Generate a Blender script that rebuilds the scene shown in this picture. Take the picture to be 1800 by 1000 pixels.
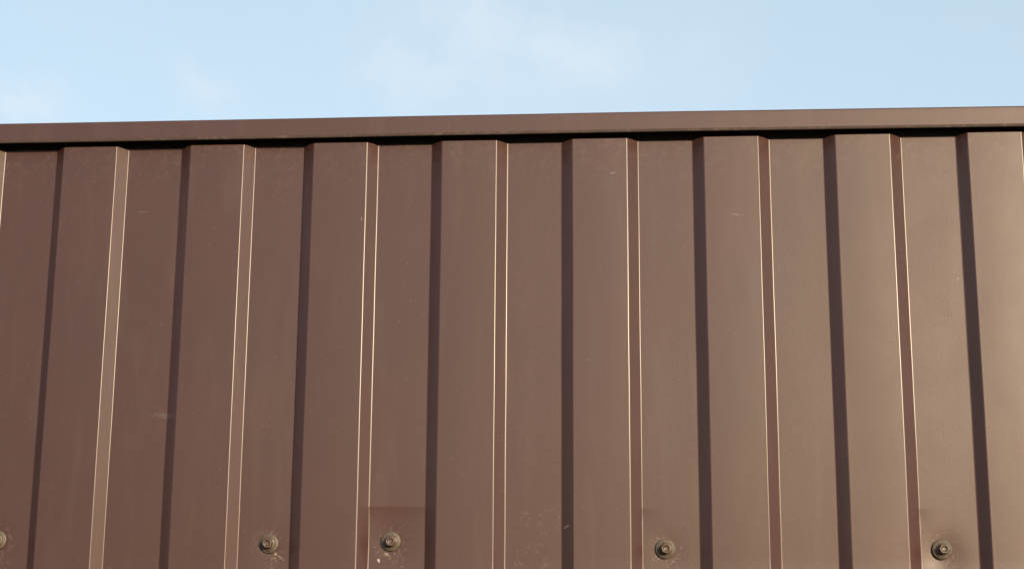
import bpy, bmesh, math, random
from mathutils import Vector, Matrix, noise
random.seed(7)
S = bpy.context.scene
for o in list(bpy.data.objects): bpy.data.objects.remove(o)
C = S.collection
R = math.radians
MM = 0.001
ZC = 1.55                      # camera height; fence heights below are given in mm relative to it

# ------------------------------------------------------------------ camera
YAW, PITCH, ROLL, FPX, DIST = -0.07282, 0.23067, 0.0070, 2801.2, 1.3468
cam = bpy.data.cameras.new('camera')
co = bpy.data.objects.new('camera', cam); C.objects.link(co)
fw = Vector((math.sin(YAW)*math.cos(PITCH), math.cos(YAW)*math.cos(PITCH), math.sin(PITCH)))
rt = Vector((math.cos(YAW), -math.sin(YAW), 0)); up = rt.cross(fw)
r2 = rt*math.cos(ROLL)+up*math.sin(ROLL); u2 = -rt*math.sin(ROLL)+up*math.cos(ROLL)
m = Matrix((( r2.x, u2.x, -fw.x, 0), (r2.y, u2.y, -fw.y, 0), (r2.z, u2.z, -fw.z, 0), (0, 0, 0, 1)))
co.matrix_world = Matrix.Translation((0, -DIST, ZC)) @ m
cam.sensor_width = 36; cam.lens = FPX/1800*36; cam.sensor_fit = 'HORIZONTAL'
cam.clip_start = 0.02; cam.clip_end = 3000
S.camera = co

# ------------------------------------------------------------------ sky, sun, exposure
SUN_AZ, SUN_EL = 31, 11.8      # degrees right of the fence's outward normal; height
def N(nt, kind, loc=None, **kw):
    n = nt.nodes.new(kind)
    for k, v in kw.items():
        if k.startswith('i_'): n.inputs[k[2:].replace('_', ' ')].default_value = v
        else: setattr(n, k, v)
    return n
CLOUDS = [((-0.131, 0.9267, 0.3541), .045, .024, .38), ((-0.0848, 0.9243, 0.3721), .045, .03, .40), ((-0.0290, 0.9302, 0.3650), .045, .028, .45),
          ((-0.25, 0.905, 0.338), .028, .014, .3), ((-0.36, 0.875, 0.323), .03, .018, .38), ((-0.06, 0.925, 0.36), .12, .05, .22)]
w = bpy.data.worlds.new('World'); S.world = w; w.use_nodes = True
nt = w.node_tree; nt.nodes.clear()
sky = N(nt, 'ShaderNodeTexSky', sky_type='NISHITA', sun_disc=False, sun_elevation=R(SUN_EL), sun_rotation=R(180-SUN_AZ),
        air_density=1.0, dust_density=1.2, ozone_density=1.6, altitude=100)
tc = N(nt, 'ShaderNodeTexCoord')
n1 = N(nt, 'ShaderNodeTexNoise', i_Scale=30.0, i_Detail=8.0, i_Roughness=0.62, i_Distortion=0.3)
nt.links.new(tc.outputs['Generated'], n1.inputs['Vector'])
def wl(op, a, b, clamp=False):
    n = nt.nodes.new('ShaderNodeMath'); n.operation = op; n.use_clamp = clamp
    for i, v in enumerate((a, b)):
        if isinstance(v, (int, float)): n.inputs[i].default_value = v
        else: nt.links.new(v, n.inputs[i])
    return n.outputs[0]
# thin clouds: (direction, angular size, weight); edges broken by noise
wn = N(nt, 'ShaderNodeTexNoise', i_Scale=16.0, i_Detail=6.0, i_Roughness=0.6); nt.links.new(tc.outputs['Generated'], wn.inputs['Vector'])
wv = nt.nodes.new('ShaderNodeVectorMath'); wv.operation = 'SUBTRACT'; nt.links.new(wn.outputs['Color'], wv.inputs[0]); wv.inputs[1].default_value = (0.5, 0.5, 0.5)
ws = nt.nodes.new('ShaderNodeVectorMath'); ws.operation = 'SCALE'; nt.links.new(wv.outputs[0], ws.inputs[0]); ws.inputs['Scale'].default_value = 0.08
wa = nt.nodes.new('ShaderNodeVectorMath'); wa.operation = 'ADD'; nt.links.new(tc.outputs['Generated'], wa.inputs[0]); nt.links.new(ws.outputs[0], wa.inputs[1])
tot = 0.0
for (d, rx, rz, wt) in CLOUDS:
    sb = nt.nodes.new('ShaderNodeVectorMath'); sb.operation = 'SUBTRACT'; nt.links.new(wa.outputs[0], sb.inputs[0]); sb.inputs[1].default_value = d
    ml = nt.nodes.new('ShaderNodeVectorMath'); ml.operation = 'MULTIPLY'; nt.links.new(sb.outputs[0], ml.inputs[0]); ml.inputs[1].default_value = (1/rx, 1/rx, 1/rz)
    ln = nt.nodes.new('ShaderNodeVectorMath'); ln.operation = 'LENGTH'; nt.links.new(ml.outputs[0], ln.inputs[0])
    q = wl('MULTIPLY', wl('SUBTRACT', wl('ADD', 0.85, wl('MULTIPLY', n1.outputs['Fac'], 0.9)), ln.outputs['Value'], True), wt)
    tot = wl('MAXIMUM', tot, q)
n2 = N(nt, 'ShaderNodeTexNoise', i_Scale=4.0, i_Detail=6.0, i_Roughness=0.55, i_Distortion=0.4)
nt.links.new(tc.outputs['Generated'], n2.inputs['Vector'])
tot = wl('ADD', wl('MULTIPLY', tot, wl('ADD', 0.6, wl('MULTIPLY', n1.outputs['Fac'], 0.6))), wl('MULTIPLY', wl('SUBTRACT', n2.outputs['Fac'], 0.5, True), 0.5), True)
veil = N(nt, 'ShaderNodeMixRGB'); veil.inputs['Fac'].default_value = 0.6; veil.inputs['Color2'].default_value = (3.25, 3.9, 4.25, 1)
nt.links.new(sky.outputs['Color'], veil.inputs['Color1'])
mx = N(nt, 'ShaderNodeMixRGB'); mx.inputs['Color2'].default_value = (3.7, 4.0, 4.25, 1)
nt.links.new(tot, mx.inputs['Fac']); nt.links.new(veil.outputs['Color'], mx.inputs['Color1'])
bg = N(nt, 'ShaderNodeBackground'); bg.inputs['Strength'].default_value = 0.15
nt.links.new(mx.outputs[0], bg.inputs['Color'])
ow = N(nt, 'ShaderNodeOutputWorld'); nt.links.new(bg.outputs[0], ow.inputs['Surface'])

sl = bpy.data.lights.new('sun', 'SUN'); sl.energy = 4.9; sl.angle = R(0.5); sl.color = (1.0, 0.825, 0.57)
so = bpy.data.objects.new('sun', sl); C.objects.link(so); so.location = (3, -5, 6)
to_sun = Vector((math.sin(R(SUN_AZ))*math.cos(R(SUN_EL)), -math.cos(R(SUN_AZ))*math.cos(R(SUN_EL)), math.sin(R(SUN_EL))))
so.rotation_euler = to_sun.to_track_quat('Z', 'Y').to_euler()
S.view_settings.view_transform = 'Standard'; S.view_settings.look = 'None'
S.view_settings.gamma = 1; S.view_settings.use_curve_mapping = False
S.view_settings.exposure = 0.57
S.render.engine = 'CYCLES'

# ------------------------------------------------------------------ helpers
def tag(o, label=None, cat=None, group=None, kind=None):
    if label: o['label'] = label
    if cat: o['category'] = cat
    if group: o['group'] = group
    if kind: o['kind'] = kind
    return o
def link(name, me, parent=None, mat=None):
    o = bpy.data.objects.new(name, me); C.objects.link(o)
    if parent: o.parent = parent
    if mat: me.materials.append(mat)
    return o
def mesh(name, vs, fs, mat, parent=None, smooth=True):
    me = bpy.data.meshes.new(name); me.from_pydata(vs, [], fs); me.update()
    if smooth: me.polygons.foreach_set('use_smooth', [True]*len(me.polygons))
    return link(name, me, parent, mat)

# ------------------------------------------------------------------ materials
def newmat(name):
    mt = bpy.data.materials.new(name); mt.use_nodes = True
    t = mt.node_tree; b = t.nodes['Principled BSDF']
    return mt, t, b
def math_n(t, op, a, b=None, clamp=False):
    n = t.nodes.new('ShaderNodeMath'); n.operation = op; n.use_clamp = clamp
    for i, v in enumerate((a, b)):
        if v is None: continue
        if isinstance(v, (int, float)): n.inputs[i].default_value = v
        else: t.links.new(v, n.inputs[i])
    return n.outputs[0]
def noise_n(t, vec, scale, detail=3, rough=0.5, dist=0):
    n = t.nodes.new('ShaderNodeTexNoise'); t.links.new(vec, n.inputs['Vector'])
    n.inputs['Scale'].default_value = scale; n.inputs['Detail'].default_value = detail
    n.inputs['Roughness'].default_value = rough; n.inputs['Distortion'].default_value = dist
    return n.outputs['Fac']
def ramp(t, v, lo, hi, a=0.0, b=1.0):
    n = t.nodes.new('ShaderNodeMapRange'); t.links.new(v, n.inputs['Value']); n.clamp = True
    n.inputs['From Min'].default_value = lo; n.inputs['From Max'].default_value = hi
    n.inputs['To Min'].default_value = a; n.inputs['To Max'].default_value = b
    return n.outputs['Result']
def mixc(t, f, a, b):
    n = t.nodes.new('ShaderNodeMixRGB')
    for i, v in ((0, f), (1, a), (2, b)):
        if isinstance(v, (int, float)): n.inputs[i].default_value = v
        elif isinstance(v, tuple): n.inputs[i].default_value = v
        else: t.links.new(v, n.inputs[i])
    return n.outputs[0]
def specks(t, vec, scale, r_in, thresh):
    """sparse tiny specks: voronoi cells, only those whose random value is above thresh"""
    v = t.nodes.new('ShaderNodeTexVoronoi'); t.links.new(vec, v.inputs['Vector']); v.inputs['Scale'].default_value = scale
    sp = t.nodes.new('ShaderNodeSeparateColor'); t.links.new(v.outputs['Color'], sp.inputs[0])
    near = ramp(t, v.outputs['Distance'], r_in, r_in*0.55)
    sel = math_n(t, 'GREATER_THAN', sp.outputs[0], thresh)
    return math_n(t, 'MULTIPLY', near, sel)
def spot(t, pos, x, z, rx, rz, ang=0):
    """soft elliptical mask on the fence face, centre given in mm like the fence"""
    mp = t.nodes.new('ShaderNodeVectorMath'); mp.operation = 'SUBTRACT'
    t.links.new(pos, mp.inputs[0]); mp.inputs[1].default_value = (x*MM, 0, ZC+z*MM)
    rot = t.nodes.new('ShaderNodeVectorRotate'); rot.rotation_type = 'Y_AXIS'; rot.inputs['Angle'].default_value = R(ang)
    t.links.new(mp.outputs[0], rot.inputs['Vector'])
    sc = t.nodes.new('ShaderNodeVectorMath'); sc.operation = 'MULTIPLY'
    t.links.new(rot.outputs[0], sc.inputs[0]); sc.inputs[1].default_value = (1/(rx*MM), 0, 1/(rz*MM))
    ln = t.nodes.new('ShaderNodeVectorMath'); ln.operation = 'LENGTH'; t.links.new(sc.outputs[0], ln.inputs[0])
    return ln.outputs['Value']

SCREWS = [(-542.5, 97), (-304.7, 94.5), (-200.2, 96.4), (31.6, 90.7), (259.6, 90.7)]

def brown_paint(name, base=(0.0375, 0.0113, 0.0088), marks=True, dusty_top=True):
    mt, t, b = newmat(name)
    geo = t.nodes.new('ShaderNodeTexCoord'); pos = geo.outputs['Object']
    # broad mottling + fine grain of the matt polyester coat
    big = noise_n(t, pos, 9, 4, 0.55)
    fine = noise_n(t, pos, 650, 2, 0.7)
    f1 = ramp(t, big, 0.3, 0.7, 0.93, 1.07)
    f2 = ramp(t, fine, 0.25, 0.75, 0.86, 1.14)
    k = math_n(t, 'MULTIPLY', f1, f2)
    col = t.nodes.new('ShaderNodeVectorMath'); col.operation = 'SCALE'
    col.inputs[0].default_value = base; t.links.new(k, col.inputs['Scale'])
    c = col.outputs[0]
    # dust specks, some light, a few dark
    dens = ramp(t, noise_n(t, pos, 14, 3, 0.6), 0.42, 0.62, 0.15, 1)
    s1 = math_n(t, 'MULTIPLY', specks(t, pos, 330, 0.13, 0.88), dens)
    c = mixc(t, math_n(t, 'MULTIPLY', s1, 0.4), c, (0.34, 0.27, 0.21, 1))
    s2 = specks(t, pos, 95, 0.05, 0.94)
    c = mixc(t, math_n(t, 'MULTIPLY', s2, 0.2), c, (0.46, 0.38, 0.30, 1))
    s3 = specks(t, pos, 60, 0.05, 0.93)
    c = mixc(t, math_n(t, 'MULTIPLY', s3, 0.25), c, (0.012, 0.008, 0.006, 1))
    rough = ramp(t, noise_n(t, pos, 30, 3, 0.6), 0.3, 0.7, 0.49, 0.53)
    # faint wiped and rain-washed dust
    ms = t.nodes.new('ShaderNodeMapping'); ms.inputs['Scale'].default_value = (1, 1, 0.16); t.links.new(pos, ms.inputs['Vector'])
    st = ramp(t, noise_n(t, ms.outputs[0], 45, 5, 0.6, 0.4), 0.52, 0.75, 0, 0.03)
    c = mixc(t, st, c, (0.30, 0.25, 0.20, 1))
    if marks:
        grit = noise_n(t, pos, 420, 4, 0.75)
        grit_m = ramp(t, grit, 0.53, 0.66)
        warp = noise_n(t, pos, 120, 3, 0.6)
        for (x, z) in SCREWS:                       # chalky halo and trickle below each screw
            d = math_n(t, 'ADD', spot(t, pos, x, z, 13, 12), ramp(t, warp, 0.3, 0.7, -0.35, 0.35))
            ring = math_n(t, 'MULTIPLY', ramp(t, d, 0.62, 0.85), ramp(t, d, 1.25, 0.9))
            c = mixc(t, math_n(t, 'MULTIPLY', math_n(t, 'MULTIPLY', ring, grit_m), 0.22), c, (0.33, 0.27, 0.20, 1))
            d = math_n(t, 'ADD', spot(t, pos, x+3, z-20, 11, 14), ramp(t, warp, 0.3, 0.7, -0.5, 0.5))
            trick = math_n(t, 'MULTIPLY', ramp(t, d, 1.0, 0.5), grit_m)
            c = mixc(t, math_n(t, 'MULTIPLY', trick, 0.17), c, (0.33, 0.27, 0.21, 1))
        # (x, z, rx, rz, angle, strength, colour)
        for (x, z, rx, rz, a, s, q) in [
            (-9.5, 416.8, 3.4, 0.8, 8, 0.35, (0.30, 0.33, 0.34, 1)),
            (97.4, 377.3, 6.5, 0.8, -6, 0.22, (0.36, 0.30, 0.25, 1)),
            (-403, 204.6, 10, 2.4, -5, 0.16, (0.30, 0.30, 0.32, 1)),
            (-432, 389, 6, 1.1, 0, 0.22, (0.30, 0.25, 0.22, 1)),
            (-51, 109, 3, 0.9, 12, 0.5, (0.36, 0.36, 0.36, 1)),
            (-294.5, 82.5, 2.4, 1.0, -35, 0.85, (0.62, 0.55, 0.46, 1)),
            (-299, 85.5, 1.3, 1.2, 0, 0.6, (0.55, 0.48, 0.38, 1)),
            (-204, 85.8, 2.2, 1.2, -30, 0.6, (0.55, 0.47, 0.36, 1)),
            (-210.5, 80.6, 0.9, 1.6, 25, 0.95, (0.66, 0.60, 0.52, 1)),
            (-232, 378, 0.6, 1.6, 10, 0.7, (0.6, 0.5, 0.42, 1)),
            (285, 320, 1.4, 0.5, 55, 0.6, (0.55, 0.45, 0.35, 1)),
            (19.5, 80, 0.7, 2.0, 0, 0.5, (0.02, 0.012, 0.01, 1)),
            (159, 80.5, 1.2, 0.7, 0, 0.6, (0.02, 0.012, 0.01, 1))]:
            d = math_n(t, 'ADD', spot(t, pos, x, z, rx, rz, a), ramp(t, grit, 0.35, 0.65, -0.75, 0.75))
            c = mixc(t, math_n(t, 'MULTIPLY', ramp(t, d, 1.15, 0.35), s*0.5), c, q)
        # old ring prints left on the dusty paint in the wide pan beside the fourth rib
        for (x, z, rr, th) in [(-66, 112, 8, 0.16), (-86.3, 115, 3.6, 0.3), (-80, 80, 11, 0.2), (-303, 405, 9, 0.06)]:
            d = math_n(t, 'ADD', spot(t, pos, x, z, rr, rr*1.25), ramp(t, warp, 0.3, 0.7, -0.45, 0.45))
            ring = math_n(t, 'MULTIPLY', ramp(t, d, 1-th*1.6, 1-th*0.4), ramp(t, d, 1+th*1.6, 1+th*0.4))
            c = mixc(t, math_n(t, 'MULTIPLY', math_n(t, 'MULTIPLY', ring, ramp(t, grit, 0.5, 0.66)), 0.10), c, (0.36, 0.30, 0.24, 1))
        # dust caught on the pans just below the cap
        sx = t.nodes.new('ShaderNodeSeparateXYZ'); t.links.new(pos, sx.inputs[0])
        top = ramp(t, sx.outputs['Z'], ZC+0.395, ZC+0.447)
        tn = ramp(t, noise_n(t, pos, 160, 5, 0.7, 0.3), 0.5, 0.72)
        c = mixc(t, math_n(t, 'MULTIPLY', math_n(t, 'MULTIPLY', top, tn), 0.07), c, (0.36, 0.28, 0.2, 1))
    t.links.new(c, b.inputs['Base Color'])
    t.links.new(rough, b.inputs['Roughness'])
    b.inputs['Specular IOR Level'].default_value = 0.50
    b.inputs['Specular Tint'].default_value = (1.0, 0.92, 0.87, 1)
    b.inputs['Coat Tint'].default_value = (1, 1, 1, 1)
    b.inputs['Coat Weight'].default_value = 0.52
    b.inputs['Coat Roughness'].default_value = 0.25
    b.inputs['Coat IOR'].default_value = 1.45
    bp = t.nodes.new('ShaderNodeBump'); bp.inputs['Strength'].default_value = 0.10; bp.inputs['Distance'].default_value = 0.0006
    t.links.new(fine, bp.inputs['Height']); t.links.new(bp.outputs[0], b.inputs['Normal'])
    return mt
PAINT = brown_paint('brown_coated_steel')
CAPPAINT = brown_paint('brown_coated_cap', marks=False)
# grimy hem of the cap
GRIME, t, b = newmat('grimy_hem')
geo = t.nodes.new('ShaderNodeTexCoord'); pos = geo.outputs['Object']
g = ramp(t, noise_n(t, pos, 260, 5, 0.75), 0.45, 0.66)
g2 = ramp(t, noise_n(t, pos, 60, 3, 0.6), 0.40, 0.60)
c = mixc(t, math_n(t, 'MULTIPLY', g, g2), (0.032, 0.016, 0.012, 1), (0.075, 0.050, 0.036, 1))
t.links.new(c, b.inputs['Base Color']); b.inputs['Roughness'].default_value = 0.8

def metal_mat(name, c1, c2, rough, metallic=0.0, spec=0.5):
    mt, t, b = newmat(name)
    geo = t.nodes.new('ShaderNodeTexCoord'); pos = geo.outputs['Object']
    g = ramp(t, noise_n(t, pos, 330, 5, 0.7), 0.35, 0.68)
    t.links.new(mixc(t, g, c1, c2), b.inputs['Base Color'])
    t.links.new(ramp(t, noise_n(t, pos, 700, 3, 0.7), 0.3, 0.7, rough-0.1, rough+0.12), b.inputs['Roughness'])
    b.inputs['Metallic'].default_value = metallic; b.inputs['Specular IOR Level'].default_value = spec
    bp = t.nodes.new('ShaderNodeBump'); bp.inputs['Strength'].default_value = 0.35; bp.inputs['Distance'].default_value = 0.0003
    t.links.new(noise_n(t, pos, 900, 4, 0.7), bp.inputs['Height']); t.links.new(bp.outputs[0], b.inputs['Normal'])
    return mt
WASHER = metal_mat('dusty_zinc_washer', (0.038, 0.026, 0.018, 1), (0.088, 0.064, 0.043, 1), 0.6, 0.0)
HEAD = metal_mat('worn_screw_head', (0.045, 0.028, 0.021, 1), (0.095, 0.064, 0.046, 1), 0.48, 0.15)
RUBBER = metal_mat('black_rubber', (0.012, 0.011, 0.010, 1), (0.03, 0.027, 0.023, 1), 0.7, 0.0, 0.3)
STEEL = metal_mat('primed_rail_steel', (0.05, 0.028, 0.022, 1), (0.08, 0.05, 0.04, 1), 0.6)
BACKP = metal_mat('grey_back_coat', (0.20, 0.20, 0.19, 1), (0.25, 0.25, 0.24, 1), 0.6)

# ------------------------------------------------------------------ ground
GM, t, b = newmat('dry_grass_and_earth')
geo = t.nodes.new('ShaderNodeTexCoord'); pos = geo.outputs['Object']
c = mixc(t, ramp(t, noise_n(t, pos, 0.6, 6, 0.6), 0.4, 0.6), (0.055, 0.045, 0.03, 1), (0.04, 0.055, 0.022, 1))
c = mixc(t, ramp(t, noise_n(t, pos, 25, 6, 0.7), 0.45, 0.62), c, (0.085, 0.075, 0.045, 1))
t.links.new(c, b.inputs['Base Color']); b.inputs['Roughness'].default_value = 0.95
b.inputs['Specular IOR Level'].default_value = 0.1
bp = t.nodes.new('ShaderNodeBump'); bp.inputs['Strength'].default_value = 0.8; bp.inputs['Distance'].default_value = 0.03
t.links.new(noise_n(t, pos, 30, 8, 0.7), bp.inputs['Height']); t.links.new(bp.outputs[0], b.inputs['Normal'])
gv, gf = [], []
cs = [-900, -300, -100, -40, -20] + [-10+i*0.5 for i in range(41)] + [20, 40, 100, 300, 900]
for y in cs:
    for x in cs:
        gv.append((x, y, 0.03*noise.noise(Vector((x*0.5, y*0.5, 3.1))) if max(abs(x), abs(y)) <= 10 else 0))
n = len(cs)
for j in range(n-1):
    for i in range(n-1): gf.append((j*n+i, j*n+i+1, (j+1)*n+i+1, (j+1)*n+i))
tag(mesh('ground', gv, gf, GM), kind='structure')

# ------------------------------------------------------------------ the fence
fence = bpy.data.objects.new('metal_fence', None); C.objects.link(fence)
fence.location = (0, 0, 0); fence.empty_display_size = 0.3
tag(fence, 'tall dark brown ribbed sheet metal fence with a folded cap strip along its top', 'fence')

DV = 6.918                      # depth of the pan plane behind y = 0 (mm)
DL, DR = 7.5, 8.1               # rib depth of the left sheet and of the others
# rib edges measured along the fence (mm): foot of left slope, front face from, to, foot of right slope
RIBS = {0: (-515.04, -506.33, -457.55, -448.53), 1: (-399.41, -389.41, -340.81, -331.83),
        2: (-287.38, -277.02, -228.60, -219.77), 3: (-171.36, -161.37, -112.67, -103.56),
        4: (-55.15, -45.31, 2.85, 12.38), 5: (60.58, 70.02, 117.73, 127.74),
        6: (174.99, 184.44, 231.76, 242.26), 7: (289.97, 298.29, 344.6, 355.0)}
def rib(i):
    if i in RIBS: return RIBS[i]
    if i < 0:
        if i == -1: return (-629.8, -620.6, -572.3, -563.33)
        b0 = -629.8+115*(i+1); return (b0, b0+9.4, b0+57.6, b0+67)
    b0 = 289.97+115*(i-7); return (b0, b0+9, b0+57, b0+66.5)

def fillet(pts, rad, segs):
    """polyline of (x, y) with rounded corners; returns the points"""
    out = [pts[0]]
    for a, p, c in zip(pts, pts[1:], pts[2:]):
        a, p, c = Vector(a), Vector(p), Vector(c)
        u = (a-p).normalized(); v = (c-p).normalized()
        ang = math.acos(max(-1, min(1, u.dot(v))))
        r = rad*random.uniform(0.75, 1.2)
        tl = r/math.tan(ang/2)
        s, e = p+u*tl, p+v*tl
        ctr = p+(u+v).normalized()*(r/math.sin(ang/2))
        a0 = (s-ctr); a1 = (e-ctr); th = a0.angle_signed(a1)
        out.append(tuple(s+u*0.35))
        for k in range(segs+1):
            q = a0.copy(); q.rotate(Matrix.Rotation(-th*k/segs, 2)); out.append(tuple(ctr+q))
        out.append(tuple(e+v*0.35))
    out.append(pts[-1]); return out

TOPZ = 448.6                   # the sheets stop just short of the cap's lip
def pan_dent(x, z):
    """how far (mm) the pan is pressed inwards at x, z (mm)"""
    d = 0
    for (xs, zs) in SCREWS:
        r = ((x-xs)**2+((z-zs+(7 if xs > 200 else 2))*0.9)**2)
        a = 1.35 if xs > 200 else 0.5
        d += a*math.exp(-r/(2*(10.5 if xs > 200 else 9.0)**2))
    for (x0, x1, zc, a, reach) in [(-219.8, -171.4, 125.7, 1.3, 80), (12.4, 60.6, 124.3, 0.6, 9), (242.3, 290, 124.3, 0.6, 7)]:
        if x0-9 < x < x1+9 and z < zc:
            q = (zc-z)
            f = (1-math.exp(-q/9))*(math.exp(-max(0, q-30)/60) if reach > 20 else math.exp(-max(0, q-7)/9))
            f *= math.exp(-(max(0, x-x0)/reach)**1.5)
            d += a*f
    return d
def ripple(x, z):
    # sheets drawn in slightly towards the rail they are screwed to
    t = max(0.0, min(1.0, (250-z)/170)); v0 = 3.2*t*t*(1-0.15*t)*(1 if z > 90 else math.exp(-((90-z)/150)**2))*(0.2+0.8*max(0, min(1, (x+550)/900)))
    return v0+ripple0(x, z)
def ripple0(x, z):
    v = 0.13*noise.noise(Vector((x*0.016, z*0.0045, 1.7)))
    v += 0.05*noise.noise(Vector((x*0.045, z*0.012, 8.2)))
    return v

zrows = [-1490, -1200, -900, -600, -300, -100, 0] + [20+i*3.0 for i in range(0, 43)]
zrows += [zrows[-1]+10+i*10 for i in range(0, 29)] + [TOPZ-1.0, TOPZ-0.25, TOPZ]
zrows += [127.2, 126.2, 125.7, 125.0, 124.8, 124.3, 123.6]
zrows = sorted(set(z for z in zrows if z <= TOPZ))
zfar = [-1490, -1000, -500, 0, 150, 300, TOPZ-0.25, TOPZ]

def sheet(i0, i1, depth, shift, rad, detail):
    """a sheet whose left edge is the foot of rib i0; it runs on below the next sheet as far as the front face of rib i1"""
    pts = [(rib(i0)[0]-0.3, 0.0)]; base = DV
    P = []
    first = True
    for i in range(i0, i1+1):
        a, b_, c_, d_ = rib(i); under = (i == i1)
        back = 0.68 if under else 0
        dd = depth
        if first:      # the lapping edge lies half way up the slope of the sheet beneath
            P.append((a+0.10*(b_-a), base-shift-0.10*dd)); first = False
        else: P.append((a, base-shift+back))
        P.append((b_, base-dd-shift+back))
        if under:
            P.append((c_-12, base-dd-shift+back)); break
        P.append((c_, base-dd-shift)); P.append((d_, base-shift))
    Q = fillet(P, rad, 6)
    q0, q1 = Vector(Q[0]), Vector(Q[1]); Q.insert(1, tuple(q0+(q1-q0).normalized()*0.12))
    # subdivide the long flats
    X = [Q[0]]
    for p in Q[1:]:
        l = p[0]-X[-1][0]
        k = 1
        if l > 10: k = 16 if detail else 3
        q0 = X[-1]
        for j in range(1, k+1): X.append((q0[0]+(p[0]-q0[0])*j/k, q0[1]+(p[1]-q0[1])*j/k))
    zs = zrows if detail else zfar
    fronts = [(rib(i)[1]+1, rib(i)[2]-1) for i in range(i0, i1+1)]
    vs, fs = [], []
    for z in zs:
        for (x, y) in X:
            fr = max(0, min(1, 1-(base-shift-y)/depth))     # 1 on the pans, 0 on the rib fronts
            yy = y+ripple(x, z)
            if detail: yy += pan_dent(x, z)*fr**4
            xx = x
            if detail:
                for (c0, c1) in fronts:          # fronts of the ribs are very slightly crowned
                    if c0 < x < c1: yy -= 0.17*(1-((2*x-c0-c1)/(c1-c0))**2)
                xx = x+0.16*noise.noise(Vector((x*0.03, z*0.022, 4.4)))*min(1, max(0, (x-X[0][0])/8))
            vs.append((xx*MM, yy*MM, ZC+z*MM))
    n = len(X)
    for j in range(len(zs)-1):
        for i in range(n-1): fs.append((j*n+i, j*n+i+1, (j+1)*n+i+1, (j+1)*n+i))
    o = mesh('metal_sheet', vs, fs, PAINT, fence)
    so_ = o.modifiers.new('gauge', 'SOLIDIFY'); so_.thickness = 0.0005; so_.offset = -1.0; so_.use_even_offset = False
    return o
sheet(-8, 2, DL, 0.0, 1.7, True)
sheet(2, 12, DR, 0.15, 2.0, True)
for k in range(1, 4):
    sheet(2+10*k, 12+10*k, DR, 0.15, 2.0, False)
    sheet(-8-10*k, 2-10*k, DL, 0.0, 2.0, False)
XL, XR = rib(-38)[0]*MM, rib(42)[0]*MM

# cap: folded channel over the sheet tops
CY = -8.6                     # front of the lip
def lathe_profile_x(name, prof, xs, mat, parent, bow):
    vs, fs = [], []
    for x in xs:
        dz = bow(x)
        for (y, z) in prof:
            vs.append((x, (y+0.25*noise.noise(Vector((x*5, 0.3, 2))))*MM, ZC+(z+dz)*MM))
    n = len(prof)
    for j in range(len(xs)-1):
        for i in range(n-1): fs.append((j*n+i, (j+1)*n+i, (j+1)*n+i+1, j*n+i+1))
    return mesh(name, vs, fs, mat, parent)
def bow(x):
    v = 0.9*math.exp(-((x+0.02)/0.36)**2)
    return v + 0.12*noise.noise(Vector((x*9, 5.5, 0)))
xs = [XL+i*(-1.0-XL)/20 for i in range(20)] + [-1.0+i*0.02 for i in range(100)] + [1.0+i*(XR-1.0)/20 for i in range(21)]
prof = [(CY+2.2, 456.0), (CY+1.5, 451.6), (CY+1.0, 451.05), (CY+0.5, 451.0), (CY+0.12, 451.5), (CY, 452.2), (CY, 453.0),
        (CY+0.1, 458), (CY+0.15, 463), (CY+0.1, 468.0), (CY+0.15, 468.7), (CY+0.45, 469.3), (CY+1.0, 469.6), (CY+2.0, 469.65),
        (CY+16, 469.9), (CY+32, 469.65), (CY+33, 469.2), (CY+33.2, 468), (CY+33.3, 425)]
capo = lathe_profile_x('cap_strip', prof, xs, CAPPAINT, fence, bow)
capo.modifiers.new('gauge', 'SOLIDIFY').thickness = 0.0006
# the doubled, dirt-catching hem along the lip's lower edge
hprof = [(CY-0.1, 453.4), (CY-0.5, 453.1), (CY-0.75, 452.4), (CY-0.7, 451.3), (CY-0.3, 450.7), (CY+0.4, 450.55), (CY+1.2, 450.9), (CY+2.0, 452.5)]
lathe_profile_x('cap_hem', hprof, xs, GRIME, capo, bow)

# rails and posts behind the sheets
def box_mesh(name, x0, x1, y0, y1, z0, z1, mat, parent):
    bm = bmesh.new(); bmesh.ops.create_cube(bm, size=1)
    for v in bm.verts: v.co = Vector(((x0+x1)/2+v.co.x*(x1-x0), (y0+y1)/2+v.co.y*(y1-y0), (z0+z1)/2+v.co.z*(z1-z0)))
    bmesh.ops.bevel(bm, geom=bm.edges[:], offset=0.002, segments=2, affect='EDGES')
    me = bpy.data.meshes.new(name); bm.to_mesh(me); bm.free()
    return link(name, me, parent, mat)
for z in (92, -1150):
    box_mesh('rail', XL+0.02, XR-0.02, (DV+6.2)*MM, (DV+26.2)*MM, ZC+(z-20)*MM, ZC+(z+20)*MM, STEEL, fence)
px = XL+0.3
while px < XR:
    box_mesh('post', px-0.03, px+0.03, 0.031, 0.091, -0.02, ZC+0.445, STEEL, fence); px += 2.4

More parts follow.
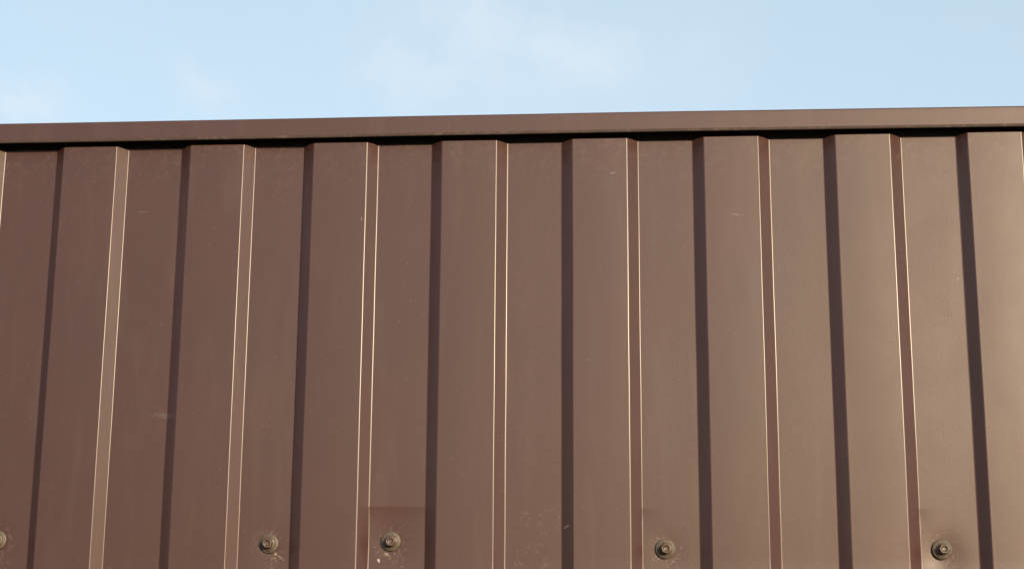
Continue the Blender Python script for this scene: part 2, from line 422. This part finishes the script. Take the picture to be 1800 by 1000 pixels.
# screws: hex head (with its recessed face), cupped washer, rubber seal
def revolve(prof, seg=40, hexa=None):
    vs, fs = [], []
    for (r, y) in prof:
        for k in range(seg):
            a = 2*math.pi*k/seg
            rr = r
            if hexa and hexa[0] < y < hexa[1]:
                q = (a % (math.pi/3))-math.pi/6
                rr = r*min(1.0, 0.91/math.cos(q))
            vs.append((rr*math.cos(a)*MM, y*MM, rr*math.sin(a)*MM))
    n = len(prof)
    for j in range(n-1):
        for k in range(seg):
            k2 = (k+1) % seg
            fs.append((j*seg+k, j*seg+k2, (j+1)*seg+k2, (j+1)*seg+k))
    vs.append((0, prof[-1][1]*MM, 0)); c_ = len(vs)-1
    for k in range(seg): fs.append(((n-1)*seg+k, (n-1)*seg+(k+1) % seg, c_))
    return vs, fs
def screw(x, z, tilt, rotz, y0):
    hv, hf = revolve([(5.6, -2.1), (5.6, -2.7), (5.3, -3.1), (4.5, -3.3), (4.3, -3.5), (4.2, -7.3), (4.0, -7.8), (3.65, -8.0),
                      (2.9, -8.0), (2.6, -7.7), (2.3, -7.1), (1.6, -6.8), (0.5, -6.75)], 48, (-7.9, -3.4))
    h = mesh('screw', hv, hf, HEAD, fence)
    wv, wf = revolve([(8.1, 0.0), (8.45, -0.5), (8.4, -1.0), (8.1, -1.3), (7.5, -1.45), (6.9, -1.75), (6.5, -2.0), (5.9, -2.15), (5.0, -2.2), (3, -2.2)], 48)
    wo = mesh('washer', wv, wf, WASHER, h)
    rv, rf = revolve([(7.7, 1.6), (8.0, 1.2), (8.1, 0.4), (7.9, -0.2), (6.5, -0.4)], 40)
    ro = mesh('rubber_seal', rv, rf, RUBBER, h)
    h.location = (x*MM, y0*MM, ZC+z*MM)
    h.rotation_euler = (tilt[0], rotz, tilt[1])
    return h
SC = [(SCREWS[0], (0.02, 0.02)), (SCREWS[1], (0.05, -0.02)), (SCREWS[2], (0.03, 0.04)), (SCREWS[3], (0.02, 0.05)), (SCREWS[4], (-0.02, 0.06))]
for (p, tl) in SC:
    screw(p[0], p[1], tl, random.random()*1.0, DV-(0.0 if p[0] < -219 else 0.15)-0.5+pan_dent(*p)*0.75+ripple(*p))
for i in range(-36, 41, 2):
    xm = (rib(i)[3]+rib(i+1)[0])/2
    if not -0.65*1000 < xm < 0.42*1000:
        screw(xm+random.uniform(-4, 4), 92+random.uniform(-4, 4), (0, 0), random.random(), DV-1.4)
    screw(xm+random.uniform(-4, 4), -1150+random.uniform(-4, 4), (0, 0), random.random(), DV-1.4)
